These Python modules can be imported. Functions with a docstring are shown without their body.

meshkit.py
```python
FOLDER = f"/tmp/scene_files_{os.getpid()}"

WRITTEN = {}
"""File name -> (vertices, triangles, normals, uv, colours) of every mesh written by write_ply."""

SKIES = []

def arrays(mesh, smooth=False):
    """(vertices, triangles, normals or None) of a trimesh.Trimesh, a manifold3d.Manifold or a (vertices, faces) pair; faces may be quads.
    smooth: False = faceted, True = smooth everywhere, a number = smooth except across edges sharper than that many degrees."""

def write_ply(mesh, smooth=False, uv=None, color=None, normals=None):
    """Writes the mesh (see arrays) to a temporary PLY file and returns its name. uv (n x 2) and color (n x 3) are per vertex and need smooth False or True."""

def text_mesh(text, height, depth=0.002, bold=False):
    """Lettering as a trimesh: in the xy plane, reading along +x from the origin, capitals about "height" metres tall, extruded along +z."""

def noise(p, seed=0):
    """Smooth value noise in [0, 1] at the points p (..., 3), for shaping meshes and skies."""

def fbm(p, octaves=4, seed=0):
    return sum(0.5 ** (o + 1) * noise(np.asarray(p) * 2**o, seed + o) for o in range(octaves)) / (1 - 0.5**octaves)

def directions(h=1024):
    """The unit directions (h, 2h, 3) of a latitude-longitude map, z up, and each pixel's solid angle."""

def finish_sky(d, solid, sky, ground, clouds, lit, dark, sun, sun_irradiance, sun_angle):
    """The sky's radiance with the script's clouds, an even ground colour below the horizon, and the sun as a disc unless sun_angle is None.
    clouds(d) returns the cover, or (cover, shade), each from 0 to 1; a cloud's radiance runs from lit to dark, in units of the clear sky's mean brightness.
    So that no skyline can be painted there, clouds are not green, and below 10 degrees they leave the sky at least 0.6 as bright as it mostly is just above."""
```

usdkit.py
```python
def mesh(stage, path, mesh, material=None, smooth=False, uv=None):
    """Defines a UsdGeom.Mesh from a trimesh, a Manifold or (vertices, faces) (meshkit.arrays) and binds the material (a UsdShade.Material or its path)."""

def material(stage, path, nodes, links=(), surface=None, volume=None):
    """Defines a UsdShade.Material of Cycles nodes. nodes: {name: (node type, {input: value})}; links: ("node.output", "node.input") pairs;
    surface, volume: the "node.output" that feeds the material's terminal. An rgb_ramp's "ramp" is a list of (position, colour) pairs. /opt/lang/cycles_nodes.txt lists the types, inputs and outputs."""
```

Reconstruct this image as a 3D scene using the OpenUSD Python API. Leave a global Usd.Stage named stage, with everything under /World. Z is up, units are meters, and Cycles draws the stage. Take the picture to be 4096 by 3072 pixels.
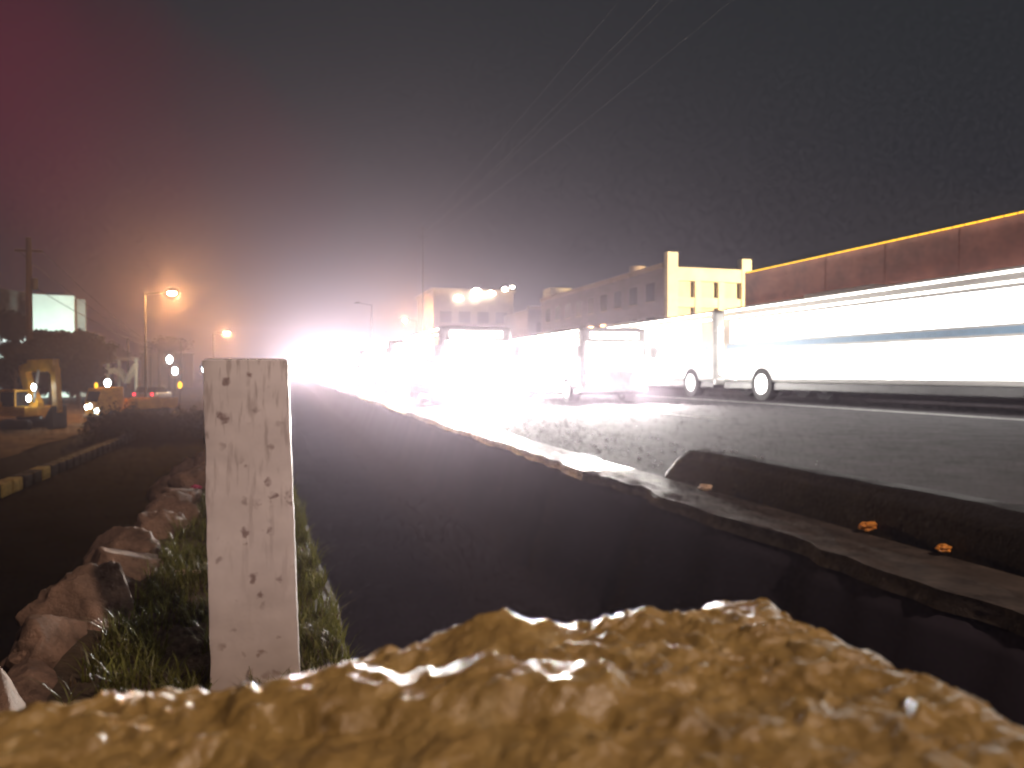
import math, random
import numpy as np, trimesh, usdkit, meshkit
from pxr import Usd, UsdGeom, UsdLux, UsdShade, Gf, Sdf, Vt

stage = Usd.Stage.CreateInMemory()
UsdGeom.SetStageUpAxis(stage, 'Z')
UsdGeom.Xform.Define(stage, '/World')
R = random.Random(7)
rng = np.random.default_rng(7)
PI = math.pi

# ------------------------------------------------------------------ camera
CAM = np.array([0.0, 0.0, 0.80])
YAW, PITCH, ROLL, HF = math.radians(16.9), math.radians(-0.85), 0.0, 731.0
fw = np.array([math.sin(YAW) * math.cos(PITCH), math.cos(YAW) * math.cos(PITCH), math.sin(PITCH)])
rt = np.array([math.cos(YAW), -math.sin(YAW), 0.0])
up = np.cross(rt, fw)
cam = UsdGeom.Camera.Define(stage, '/World/camera')
cam.AddTransformOp().Set(Gf.Matrix4d(*rt, 0, *up, 0, *(-fw), 0, *CAM, 1))
cam.CreateHorizontalApertureAttr(36.0); cam.CreateVerticalApertureAttr(27.0)
cam.CreateFocalLengthAttr(36.0 * HF / 1024)
cam.CreateClippingRangeAttr(Gf.Vec2f(0.01, 5000))
cam.CreateFStopAttr(13.0); cam.CreateFocusDistanceAttr(0.55)
cam.CreateExposureAttr(0.0)


def at(u, v, depth):
    """The world point that lies at this depth in this direction of the view."""
    return CAM + depth * (fw + rt * (u - 512) / HF - up * (v - 384) / HF)


# ------------------------------------------------------------------ sky and moonlight
SKY = 0.044
SKY_AT = (2.5, 6.1, 7.7)  # offset picked so the magenta patch imitates lens flare at upper left
SUN_EL, SUN_ROT = math.radians(-4.0), math.radians(200)
usdkit.material(stage, '/World/Looks/night_sky', {
    'sky': ('sky_texture', {'sky_type': 'single_scattering', 'sun_disc': False, 'sun_elevation': SUN_EL, 'sun_rotation': SUN_ROT}),
    'tc': ('texture_coordinate', {}), 'mp': ('mapping', {'location': SKY_AT}),
    'n': ('noise_texture', {'scale': 1.7, 'detail': 3.0, 'roughness': 0.45}),
    'r': ('rgb_ramp', {'ramp': [(0.0, (0.46, 0.58, 0.64)), (0.52, (0.52, 0.56, 0.66)), (0.62, (1.1, 0.42, 0.58)), (0.75, (2.0, 0.40, 0.70))]}),
    'mx': ('mix_color', {'fac': 0.9}),
    'bg': ('background_shader', {'strength': SKY})},
    [('tc.generated', 'mp.vector'), ('mp.vector', 'n.vector'), ('n.fac', 'r.fac'), ('sky.color', 'mx.a'), ('r.color', 'mx.b'), ('mx.result', 'bg.color')], surface='bg.background')
dome = UsdLux.DomeLight.Define(stage, '/World/sky')
UsdShade.MaterialBindingAPI.Apply(dome.GetPrim()).Bind(UsdShade.Material.Get(stage, '/World/Looks/night_sky'))

# ------------------------------------------------------------------ materials
M = {}


def plain(name, col, rough=0.6, metal=0.0, var=0.25, scale=6.0, bump=0.0, bscale=None, spec=0.5, coat=0.0):
    a = [max(0, c * (1 - var)) for c in col]; b = [min(1, c * (1 + var)) for c in col]
    nodes = {'g': ('geometry', {}), 'n': ('noise_texture', {'scale': scale, 'detail': 5.0, 'roughness': 0.6}),
             'r': ('rgb_ramp', {'ramp': [(0.3, a), (0.7, b)]}),
             'p': ('principled_bsdf', {'roughness': rough, 'metallic': metal, 'specular_ior_level': spec, 'coat_weight': coat})}
    links = [('g.position', 'n.vector'), ('n.fac', 'r.fac'), ('r.color', 'p.base_color')]
    if bump:
        nodes['n2'] = ('noise_texture', {'scale': bscale or scale * 6, 'detail': 6.0, 'roughness': 0.65})
        nodes['b'] = ('bump', {'strength': 1.0, 'distance': bump})
        links += [('g.position', 'n2.vector'), ('n2.fac', 'b.height'), ('b.normal', 'p.normal')]
    M[name] = usdkit.material(stage, '/World/Looks/' + name, nodes, links, surface='p.BSDF')


def lamp_mat(name, col, strength):
    M[name] = usdkit.material(stage, '/World/Looks/' + name, {'e': ('emission', {'color': col, 'strength': strength})}, [], surface='e.emission')


plain('asphalt', (0.052, 0.043, 0.048), rough=0.85, var=0.45, scale=2.2, bump=0.008, bscale=70, spec=0.22)
plain('lower_asphalt', (0.018, 0.019, 0.026), rough=0.95, var=0.4, scale=0.8, bump=0.01, bscale=20, spec=0.05)
plain('dirt', (0.17, 0.11, 0.055), rough=0.95, var=0.5, scale=0.6, bump=0.03, bscale=4, spec=0.1)
plain('far_ground', (0.024, 0.022, 0.024), rough=0.95, var=0.4, scale=0.2, spec=0.05)
plain('soil', (0.075, 0.05, 0.028), rough=0.9, var=0.5, scale=14, bump=0.01, bscale=70)
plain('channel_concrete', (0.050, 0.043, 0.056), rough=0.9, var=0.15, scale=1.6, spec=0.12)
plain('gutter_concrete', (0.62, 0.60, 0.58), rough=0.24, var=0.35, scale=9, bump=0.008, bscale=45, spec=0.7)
plain('shaded_concrete', (0.075, 0.060, 0.050), rough=0.6, var=0.5, scale=8, bump=0.01, bscale=40, spec=0.3)  # gutter concrete with the kerb shadow put into its colour
plain('kerb_concrete', (0.028, 0.025, 0.028), rough=0.55, var=0.35, scale=7, bump=0.008, bscale=40)
plain('road_paint', (0.62, 0.60, 0.55), rough=0.5, var=0.25, scale=12)
plain('rock', (0.20, 0.125, 0.085), rough=0.8, var=0.6, scale=9, bump=0.02, bscale=26)
plain('kerb_yellow', (0.60, 0.42, 0.12), rough=0.7, var=0.3, scale=8)
plain('kerb_black', (0.03, 0.03, 0.035), rough=0.7, var=0.3, scale=8)
plain('white_paint', (0.80, 0.79, 0.77), rough=0.28, var=0.05, scale=3, coat=0.5)
plain('silver_paint', (0.55, 0.56, 0.58), rough=0.3, metal=0.4, var=0.05, scale=3, coat=0.5)
plain('blue_stripe', (0.30, 0.50, 0.72), rough=0.3, var=0.05)
plain('brown_paint', (0.26, 0.10, 0.075), rough=0.65, var=0.35, scale=0.9)
plain('tyre_rubber', (0.018, 0.018, 0.018), rough=0.8)
plain('black_plastic', (0.025, 0.025, 0.027), rough=0.5)
plain('steel', (0.45, 0.45, 0.46), rough=0.4, metal=0.9)
plain('pole_steel', (0.018, 0.017, 0.018), rough=0.6, metal=0.2)
plain('wood_pole', (0.07, 0.045, 0.035), rough=0.9, scale=3)
plain('cable', (0.02, 0.02, 0.02), rough=0.7)
plain('digger_yellow', (0.62, 0.30, 0.035), rough=0.45, var=0.25, scale=2.0)
plain('stucco_yellow', (0.68, 0.60, 0.44), rough=0.85, var=0.14, scale=0.8)
plain('stucco_recess', (0.60, 0.51, 0.36), rough=0.85, var=0.1, scale=0.8)
plain('stucco_mauve', (0.26, 0.22, 0.24), rough=0.85, var=0.15, scale=0.4)
plain('stucco_beige', (0.42, 0.33, 0.26), rough=0.85, var=0.12, scale=0.4)
plain('grey_wall', (0.24, 0.24, 0.23), rough=0.85, var=0.15, scale=0.5)
plain('white_wall', (0.72, 0.76, 0.72), rough=0.8, var=0.06, scale=0.4)
plain('dark_window', (0.02, 0.022, 0.03), rough=0.15, var=0.2)
plain('bark', (0.07, 0.05, 0.035), rough=0.9)
plain('bridge_paint', (0.50, 0.56, 0.55), rough=0.6, var=0.1)
plain('scrap_paper', (0.65, 0.48, 0.33), rough=0.7, var=0.2, scale=30)
plain('scrap_orange', (0.75, 0.30, 0.05), rough=0.5, var=0.3, scale=40)
plain('scrap_pink', (0.55, 0.06, 0.16), rough=0.5, var=0.2, scale=30)
plain('pebble', (0.5, 0.48, 0.5), rough=0.35, var=0.4, scale=60)


def leafy(name, col, var=0.5, scale=3.0, trans=0.35):
    a = [c * (1 - var) for c in col]; b = [c * (1 + var) for c in col]
    M[name] = usdkit.material(stage, '/World/Looks/' + name, {
        'g': ('geometry', {}), 'r': ('rgb_ramp', {'ramp': [(0.0, a), (1.0, b)]}),
        'p': ('principled_bsdf', {'roughness': 0.45}), 't': ('translucent_bsdf', {}), 'm': ('mix_closure', {'fac': trans})},
        [('g.random_per_island', 'r.fac'), ('r.color', 'p.base_color'), ('r.color', 't.color'), ('p.BSDF', 'm.closure1'), ('t.BSDF', 'm.closure2')], surface='m.closure')


leafy('grass_blade', (0.29, 0.28, 0.06), 0.6)
leafy('dry_grass', (0.28, 0.18, 0.08), 0.6)
leafy('hedge_leaf', (0.085, 0.075, 0.03), 0.5)
leafy('tree_leaf', (0.045, 0.045, 0.04), 0.5)

M['post_paint'] = usdkit.material(stage, '/World/Looks/post_paint', {
    'g': ('geometry', {}), 'mp': ('mapping', {'scale': (60, 60, 9)}),
    'n1': ('noise_texture', {'scale': 7.0, 'detail': 5.0, 'roughness': 0.6}),
    'r1': ('rgb_ramp', {'ramp': [(0.30, (0.66, 0.60, 0.60)), (0.7, (0.80, 0.74, 0.74))]}),
    'n2': ('voronoi_texture', {'scale': 24.0}), 'nd': ('noise_texture', {'scale': 55.0, 'detail': 3.0}), 'dv': ('vector_math', {'math_type': 'multiply_add', 'vector2': (0.03, 0.03, 0.03)}),
    'r2': ('rgb_ramp', {'ramp': [(0.0, (0.30, 0.24, 0.24)), (0.16, (0.45, 0.37, 0.37)), (0.30, (1, 1, 1))]}),
    'n4': ('noise_texture', {'scale': 11.0, 'detail': 3.0}), 'r4': ('map_range', {'from_min': 0.44, 'from_max': 0.56, 'to_min': 0.0, 'to_max': 0.95, 'clamp': True}),
    'n3': ('noise_texture', {'scale': 1.0, 'detail': 3.0}),
    'r3': ('rgb_ramp', {'ramp': [(0.34, (0.55, 0.50, 0.49)), (0.46, (1, 1, 1))]}),
    'sx': ('separate_xyz', {}), 'mr': ('map_range', {'from_min': 0.1, 'from_max': 0.75, 'to_min': 0.0, 'to_max': 0.7, 'clamp': True}),
    'mb': ('map_range', {'from_min': 0.0, 'from_max': 0.34, 'to_min': 0.35, 'to_max': 1.0, 'clamp': True}),
    'm1': ('mix_color', {'blend_type': 'multiply', 'fac': 0.9}), 'm2': ('mix_color', {'blend_type': 'multiply', 'fac': 0.5}),
    'm3': ('mix_color', {'blend_type': 'mix', 'a': (0.30, 0.22, 0.15)}),
    'b': ('bump', {'strength': 0.8, 'distance': 0.002}),
    'p': ('principled_bsdf', {'roughness': 0.6})},
    [('g.position', 'n1.vector'), ('n1.fac', 'r1.fac'), ('g.position', 'nd.vector'), ('nd.color', 'dv.vector1'), ('g.position', 'dv.vector3'), ('dv.vector', 'n2.vector'), ('n2.distance', 'r2.fac'), ('g.position', 'n4.vector'), ('n4.fac', 'r4.value'), ('r4.result', 'm1.fac'), ('g.position', 'mp.vector'), ('mp.vector', 'n3.vector'), ('n3.fac', 'r3.fac'),
     ('r1.color', 'm1.a'), ('r2.color', 'm1.b'), ('m1.result', 'm2.a'), ('r3.color', 'm2.b'), ('g.position', 'sx.vector'), ('sx.z', 'mr.value'), ('mr.result', 'm2.fac'),
     ('sx.z', 'mb.value'), ('mb.result', 'm3.fac'), ('m2.result', 'm3.b'), ('m3.result', 'p.base_color'), ('n1.fac', 'b.height'), ('b.normal', 'p.normal')], surface='p.BSDF')

M['wet_mortar'] = usdkit.material(stage, '/World/Looks/wet_mortar', {
    'g': ('geometry', {}), 'n': ('noise_texture', {'scale': 60.0, 'detail': 8.0, 'roughness': 0.72}),
    'r': ('rgb_ramp', {'ramp': [(0.30, (0.12, 0.075, 0.022)), (0.42, (0.24, 0.155, 0.048)), (0.58, (0.31, 0.21, 0.070)), (0.74, (0.52, 0.41, 0.22))]}),
    'n2': ('noise_texture', {'scale': 260.0, 'detail': 5.0, 'roughness': 0.6}),
    'n3': ('noise_texture', {'scale': 45.0, 'detail': 4.0}),
    'rr': ('map_range', {'from_min': 0.35, 'from_max': 0.65, 'to_min': 0.16, 'to_max': 0.50, 'clamp': True}),
    'b': ('bump', {'strength': 0.8, 'distance': 0.0016}),
    'p': ('principled_bsdf', {'specular_ior_level': 0.6})},
    [('g.position', 'n.vector'), ('n.fac', 'r.fac'), ('r.color', 'p.base_color'), ('g.position', 'n2.vector'), ('n2.fac', 'b.height'), ('b.normal', 'p.normal'),
     ('g.position', 'n3.vector'), ('n3.fac', 'rr.value'), ('rr.result', 'p.roughness')], surface='p.BSDF')

lamp_mat('sodium_lamp', (1.0, 0.66, 0.28), 140.0)
lamp_mat('plain_lamp', (1.0, 0.72, 0.50), 20.0)
lamp_mat('white_lamp', (0.86, 1.0, 1.0), 30.0)
lamp_mat('headlight_glass', (1.0, 0.97, 0.92), 60.0)
lamp_mat('lit_window', (1.0, 0.99, 0.94), 6.0)
lamp_mat('added_glow', (1.0, 0.985, 0.95), 4.0)  # glow given to bus sides that carry no lamps
lamp_mat('strip_lamp', (1.0, 0.95, 0.85), 9.0)
lamp_mat('amber_lamp', (1.0, 0.55, 0.03), 2.2)
lamp_mat('tail_lamp', (1.0, 0.04, 0.06), 3.0)
lamp_mat('shop_window', (0.85, 1.0, 0.95), 1.6)
lamp_mat('terrace_lamp', (1.0, 0.93, 0.78), 22.0)


# ------------------------------------------------------------------ helpers
used = {}


def numbered(parent, name):
    k = (parent, name); n = used.get(k, 0); used[k] = n + 1
    return parent + '/' + (name if n == 0 else '%s_%03d' % (name, n))


def path_of(parent):
    return '/World' if parent is None else str(parent.GetPath())


def tag(p, label=None, cat=None, group=None, kind=None):
    for k, v in (('label', label), ('category', cat), ('group', group), ('kind', kind)):
        if v:
            p.SetCustomDataByKey(k, v)
    return p


def obj(name, mesh, mat, parent=None, smooth=35, **kw):
    m = usdkit.mesh(stage, numbered(path_of(parent), name), mesh, M[mat], smooth=smooth)
    return tag(m.GetPrim(), **kw)


def thing(name, label, cat, loc=(0, 0, 0), rotz=0.0, group=None):
    x = UsdGeom.Xform.Define(stage, numbered('/World', name))
    x.AddTranslateOp().Set(Gf.Vec3d(*map(float, loc))); x.AddRotateZOp().Set(float(rotz))
    return tag(x.GetPrim(), label, cat, group)


def copy_of(src, name, label, loc, rotz=0.0, group=None):
    x = UsdGeom.Xform.Define(stage, numbered('/World', name))
    x.GetPrim().GetReferences().AddInternalReference(src.GetPath())
    x.ClearXformOpOrder()
    x = UsdGeom.Xformable(x)
    ops = {o.GetOpName(): o for o in x.GetOrderedXformOps()}
    t = ops.get('xformOp:translate') or UsdGeom.XformOp(x.GetPrim().GetAttribute('xformOp:translate'))
    t.Set(Gf.Vec3d(*map(float, loc)))
    r = ops.get('xformOp:rotateZ') or UsdGeom.XformOp(x.GetPrim().GetAttribute('xformOp:rotateZ'))
    r.Set(float(rotz))
    x.SetXformOpOrder([t, r])
    return tag(x.GetPrim(), label, src.GetCustomDataByKey('category'), group or src.GetCustomDataByKey('group'))


def cat(*ms):
    return trimesh.util.concatenate([m for m in ms if m is not None])


def box(x0, x1, y0, y1, z0, z1):
    m = trimesh.creation.box([x1 - x0, y1 - y0, z1 - z0]); m.apply_translation([(x0 + x1) / 2, (y0 + y1) / 2, (z0 + z1) / 2]); return m


def rbox(x0, x1, y0, y1, z0, z1, r=0.03, sub=1):
    s = trimesh.creation.icosphere(sub, r)
    pts = np.vstack([s.vertices + [x, y, z] for x in (x0 + r, x1 - r) for y in (y0 + r, y1 - r) for z in (z0 + r, z1 - r)])
    return trimesh.convex.convex_hull(pts)


def hull(pts, r=0.0):
    pts = np.asarray(pts, float)
    if r:
        s = trimesh.creation.icosphere(1, r).vertices
        pts = (pts[:, None] + s[None]).reshape(-1, 3)
    return trimesh.convex.convex_hull(pts)


def tube(p, q, r0, r1=None, n=12):
    p, q = np.asarray(p, float), np.asarray(q, float); r1 = r0 if r1 is None else r1
    d = (q - p) / np.linalg.norm(q - p); a = np.cross(d, [0, 0, 1] if abs(d[2]) < 0.9 else [1, 0, 0]); a /= np.linalg.norm(a); b = np.cross(d, a)
    t = np.arange(n) * 2 * PI / n
    ring = np.cos(t)[:, None] * a + np.sin(t)[:, None] * b
    v = np.vstack([p + r0 * ring, q + r1 * ring, [p], [q]])
    f = []
    for i in range(n):
        j = (i + 1) % n
        f += [[i, n + j, j], [i, n + i, n + j], [2 * n, i, j], [2 * n + 1, n + j, n + i]]
    return trimesh.Trimesh(v, np.array(f)[:, ::-1], process=False)


def wheel_parts(parent, x0, x1, y, r, rim=0.62):
    w = obj('wheel', cat(tube((x0, y, r), (x1, y, r), r, n=24)), 'tyre_rubber', parent)
    obj('rim', tube((x0 - 0.006, y, r), (x1 + 0.006, y, r), r * rim, n=18), 'steel', w)


def grid(nu, nv, fn):
    u, v = np.meshgrid(np.linspace(0, 1, nu), np.linspace(0, 1, nv), indexing='ij')
    P = fn(u, v).reshape(-1, 3)
    i, j = np.meshgrid(np.arange(nu - 1), np.arange(nv - 1), indexing='ij')
    a = (i * nv + j).ravel()
    return trimesh.Trimesh(P, np.vstack([np.stack([a, a + nv, a + nv + 1], 1), np.stack([a, a + nv + 1, a + 1], 1)]), process=False)


def spot(parent, name, pos, col, power, r, cone=38, tilt=-88.0, soft=0.6):
    l = UsdLux.SphereLight.Define(stage, numbered(path_of(parent), name))
    l.CreateRadiusAttr(r); l.CreateIntensityAttr(power); l.CreateNormalizeAttr(True); l.CreateColorAttr(Gf.Vec3f(*col))
    sh = UsdLux.ShapingAPI.Apply(l.GetPrim()); sh.CreateShapingConeAngleAttr(cone); sh.CreateShapingConeSoftnessAttr(soft)
    l.AddTranslateOp().Set(Gf.Vec3d(*map(float, pos))); l.AddRotateXOp().Set(tilt)


# ------------------------------------------------------------------ ground, road, channel
LOW = -2.3
obj('ground', cat(box(-1500, -0.95, -60, 1500, LOW - 0.5, LOW), box(17.5, 1500, -60, 1500, LOW - 0.5, -0.06), box(-0.96, 17.51, 420, 1500, LOW - 0.5, -0.01)), 'far_ground', kind='structure')


def sheet(x0, x1, y0, y1, z, nx=2, ny=2):
    return grid(nx, ny, lambda u, v: np.stack([x0 + (x1 - x0) * u, y0 + (y1 - y0) * v, 0 * u + z], -1))


def road_z(x, y):
    return 0.006 * (meshkit.fbm(np.stack([x * 1.2, y * 1.2, 0 * x], -1), 3, 5) - 0.5)


obj('road', grid(160, 260, lambda u, v: (lambda x, y: np.stack([x, y, road_z(x, y) * np.clip((y + 20) / 1, 0, 1)], -1))(2.70 + 15.0 * u, -20 + 460 * v ** 2.2)), 'asphalt', smooth=True, kind='structure')
obj('lower_road', sheet(-7.2, -1.6, -40, 200, LOW + 0.004, 2, 2), 'lower_asphalt', kind='structure')
obj('dirt_yard', grid(60, 60, lambda u, v: (lambda x, y: np.stack([x, y, LOW + 0.01 + 0.35 * np.clip(meshkit.fbm(np.stack([x * .25, y * .25, 0 * x], -1), 4, 3) - 0.42, 0, 1)], -1))(-46 + 36 * u, 28 + 52 * v)), 'dirt', smooth=True, kind='structure')

# lane markings
mk = []
for x in (11.75, 11.95):
    mk.append(sheet(x, x + 0.10, 4, 240, 0.008))
obj('centre_line', cat(*mk), 'road_paint', kind='structure')
for i in range(9):
    obj('lane_dash', sheet(7.0, 7.10, 11 + i * 9, 14 + i * 9, 0.008), 'road_paint', kind='structure')


def edge_x(y):            # the grass edge above the channel
    return 0.15 - 0.045 * np.clip(y - 2.0, 0, 4) + 0.03 * (meshkit.noise(np.stack([y * 2.3, 0 * y, 0 * y], -1), 2) - 0.5)


def lip_x(y):             # the broken edge of the gutter strip
    return 2.29 + 0.10 * (meshkit.fbm(np.stack([y * 1.3, 0 * y, 0 * y + 4], -1), 5, 9) - 0.5) + 0.06 * (meshkit.noise(np.stack([y * 6.3, 0 * y, 0 * y + 1], -1), 12) - 0.5)


ys = -8 + 190 * np.linspace(0, 1, 700) ** 2.0


def channel(u, v):
    y = np.interp(v, np.linspace(0, 1, 700), ys)
    px = [0.0, 0.02, 0.20, 0.34, 0.60, 0.86, 0.97, 1.0]
    pz = [0.0, -0.03, -1.02, -1.02, -1.00, -0.90, -0.14, -0.025]
    ex, lx = edge_x(y), lip_x(y) + 0.02
    s = np.interp(u, np.linspace(0, 1, 8), px)
    x = ex + (lx - ex) * s
    x = np.where(u < 0.30, ex - 0.012 * np.interp(u, [0, 0.143, 0.286, 0.36], [0, 0.5, 1.0, 1.0]), x)
    z = np.interp(u, np.linspace(0, 1, 8), pz) + 0.012 * (meshkit.fbm(np.stack([x * 3, y * 1.5, 0 * x], -1), 3, 8) - 0.5)
    return np.stack([x, y, z], -1)


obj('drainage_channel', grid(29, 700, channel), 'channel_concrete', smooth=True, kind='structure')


def gutter(u, v):
    y = np.interp(v, np.linspace(0, 1, 700), ys)
    a = lip_x(y)
    x = a + (2.715 - a) * np.clip((u - 0.08) / 0.92, 0, 1) - 0.012 * (u < 0.04)
    z = 0.010 + 0.034 * (meshkit.fbm(np.stack([x * 9, y * 7, 0 * x], -1), 4, 31) - 0.5) * np.clip((1 - u) * 4, 0, 1)
    z = z - np.clip(0.08 - u, 0, 1) / 0.08 * 0.07
    return np.stack([x, y, z], -1)


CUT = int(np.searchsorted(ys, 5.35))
obj('gutter_strip', grid(26, 700 - CUT, lambda u, v: gutter(u, (CUT + v * (699 - CUT)) / 699)), 'gutter_concrete', smooth=40, kind='structure')
obj('shaded_gutter', grid(26, CUT + 1, lambda u, v: gutter(u, v * CUT / 699)), 'shaded_concrete', smooth=40, kind='structure')  # near stretch coloured darker to stand for the shade of the kerb wall

# grassy verge on which the posts stand
def verge(u, v):
    y = -4 + 60 * v ** 2.0
    x = -0.62 + (edge_x(y) + 0.02 + 0.62) * u
    z = 0.0 + 0.05 * (meshkit.fbm(np.stack([x * 5, y * 4, 0 * x], -1), 4, 21) - 0.5) * np.clip((1 - u) * 6, 0, 1)
    return np.stack([x, y, z], -1)


obj('verge', grid(40, 300, verge), 'soil', smooth=True, kind='structure')

# ------------------------------------------------------------------ rubble wall holding the verge
rub = thing('rubble_wall', 'rough rubble stone edging dropping from the grass verge to the lower road', 'stone wall')


def rock(cx, cy, cz, sx, sy, sz, seed):
    m = trimesh.creation.icosphere(4 if cy < 4 else 3, 1.0)
    n = m.vertices.copy()
    d = 1 + 0.9 * (meshkit.fbm(n * 1.1 + seed * 7.3, 3, seed) - 0.5) + 0.45 * (meshkit.fbm(n * 3.5 + seed, 4, seed + 5) - 0.5)
    # flat faces as broken stone has
    for k in range(11):
        a = np.random.default_rng(seed * 11 + k).normal(size=3); a /= np.linalg.norm(a)
        h = n @ a
        d = np.where(h * d > 0.62, 0.62 / np.maximum(h, 1e-3), d)
    v = n * d[:, None] * [sx, sy, sz]
    t = np.random.default_rng(seed).uniform(-0.5, 0.5)
    c, s = math.cos(t), math.sin(t)
    v = v @ np.array([[c, -s, 0], [s, c, 0], [0, 0, 1]]).T + [cx, cy, cz]
    return trimesh.Trimesh(v, m.faces, process=False)


k = 0
y = 0.75
rr_ = np.random.default_rng(5)
while y < 14:
    s = rr_.uniform(0.11, 0.22) * (1 + 0.03 * y)
    x = -0.60 - 0.10 * rr_.uniform(0, 1)
    obj('stone', rock(x, y, -0.03 + rr_.uniform(-0.05, 0.04), s * rr_.uniform(0.7, 1.0), s * rr_.uniform(0.9, 1.3), s * rr_.uniform(0.7, 1.1), 100 + k), 'rock', rub, smooth=28)
    obj('stone', rock(x - 0.16 - 0.08 * rr_.uniform(), y + s * 0.4, -0.42 + rr_.uniform(-0.08, 0.08), s * 1.3, s * 1.4, s * 1.5, 300 + k), 'rock', rub, smooth=28)
    y += s * rr_.uniform(1.1, 1.7); k += 1
obj('core', grid(14, 160, lambda u, v: (lambda x, yy, z: np.stack([x + 0.35 * (meshkit.fbm(np.stack([yy * 2, z * 2, 0 * z], -1), 4, 2) - 0.5), yy, z], -1))(-0.62 - 0.75 * u ** 1.3, -4 + 60 * v ** 2, -0.02 - (abs(LOW) + 0.1) * u)), 'rock', rub, smooth=40)

# ------------------------------------------------------------------ guard posts
def prism_post(cx, cy, w0, w1, h, lean):
    m = rbox(-w0 / 2, w0 / 2, -w0 / 2, w0 / 2, -0.15, h, 0.010, 2)
    for _ in range(2):
        m = m.subdivide()
    v = m.vertices.copy()
    m2 = trimesh.creation.box([1, 1, 1])
    t = np.clip((v[:, 2]) / h, 0, 1)
    sc = 1 + (w1 / w0 - 1) * t
    v[:, 0] = v[:, 0] * sc - lean * t; v[:, 1] *= sc
    return trimesh.Trimesh(v + [cx, cy, 0], m.faces, process=False)


post = thing('guard_post', 'whitewashed square concrete guard post standing upright in the grass', 'post', (-0.082, 1.98, 0))


def post_shaft(w0, w1, h, lean):
    n, nz = 14, 90
    e = np.linspace(-1, 1, n); ringp = np.vstack([np.stack([e, 0 * e - 1], 1)[:-1], np.stack([0 * e + 1, e], 1)[:-1], np.stack([-e, 0 * e + 1], 1)[:-1], np.stack([0 * e - 1, -e], 1)[:-1]])
    rad = np.linalg.norm(ringp, axis=1); ringp = ringp / np.maximum(1, (rad / 1.385) ** 1.0)[:, None]
    P = []
    for z in np.linspace(-0.15, h, nz):
        t = max(z, 0) / h; w = (w0 + (w1 - w0) * t) / 2
        P.append(np.column_stack([ringp * w + [-lean * t, 0], np.full(len(ringp), z)]))
    P = np.array(P); nr = len(ringp)
    P = P + 0.0075 * (meshkit.fbm(P * 18, 5, 3)[..., None] - 0.5) * np.array([1, 1, 0])
    top = [P[-1] * [1 - q * 0.12, 1 - q * 0.12, 1] + np.array([0, 0, 0.006 * q]) for q in (0.5, 1)]
    P = np.vstack([P] + [np.array(x)[None] for x in top])
    V = P.reshape(-1, 3); f = []
    for i in range(len(P) - 1):
        for j in range(nr):
            a, b = i * nr + j, i * nr + (j + 1) % nr
            f += [[a, b, b + nr], [a, b + nr, a + nr]]
    c = len(V); V = np.vstack([V, P[-1].mean(0)])
    f += [[(len(P) - 1) * nr + j, (len(P) - 1) * nr + (j + 1) % nr, c] for j in range(nr)]
    return trimesh.Trimesh(V, f, process=False)


obj('shaft', post_shaft(0.209, 0.196, 0.830, 0.020), 'post_paint', post, smooth=40)

near = thing('broken_post', 'wet brown broken top of a rough concrete post filling the foreground', 'post', (0, 0, 0))


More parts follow.
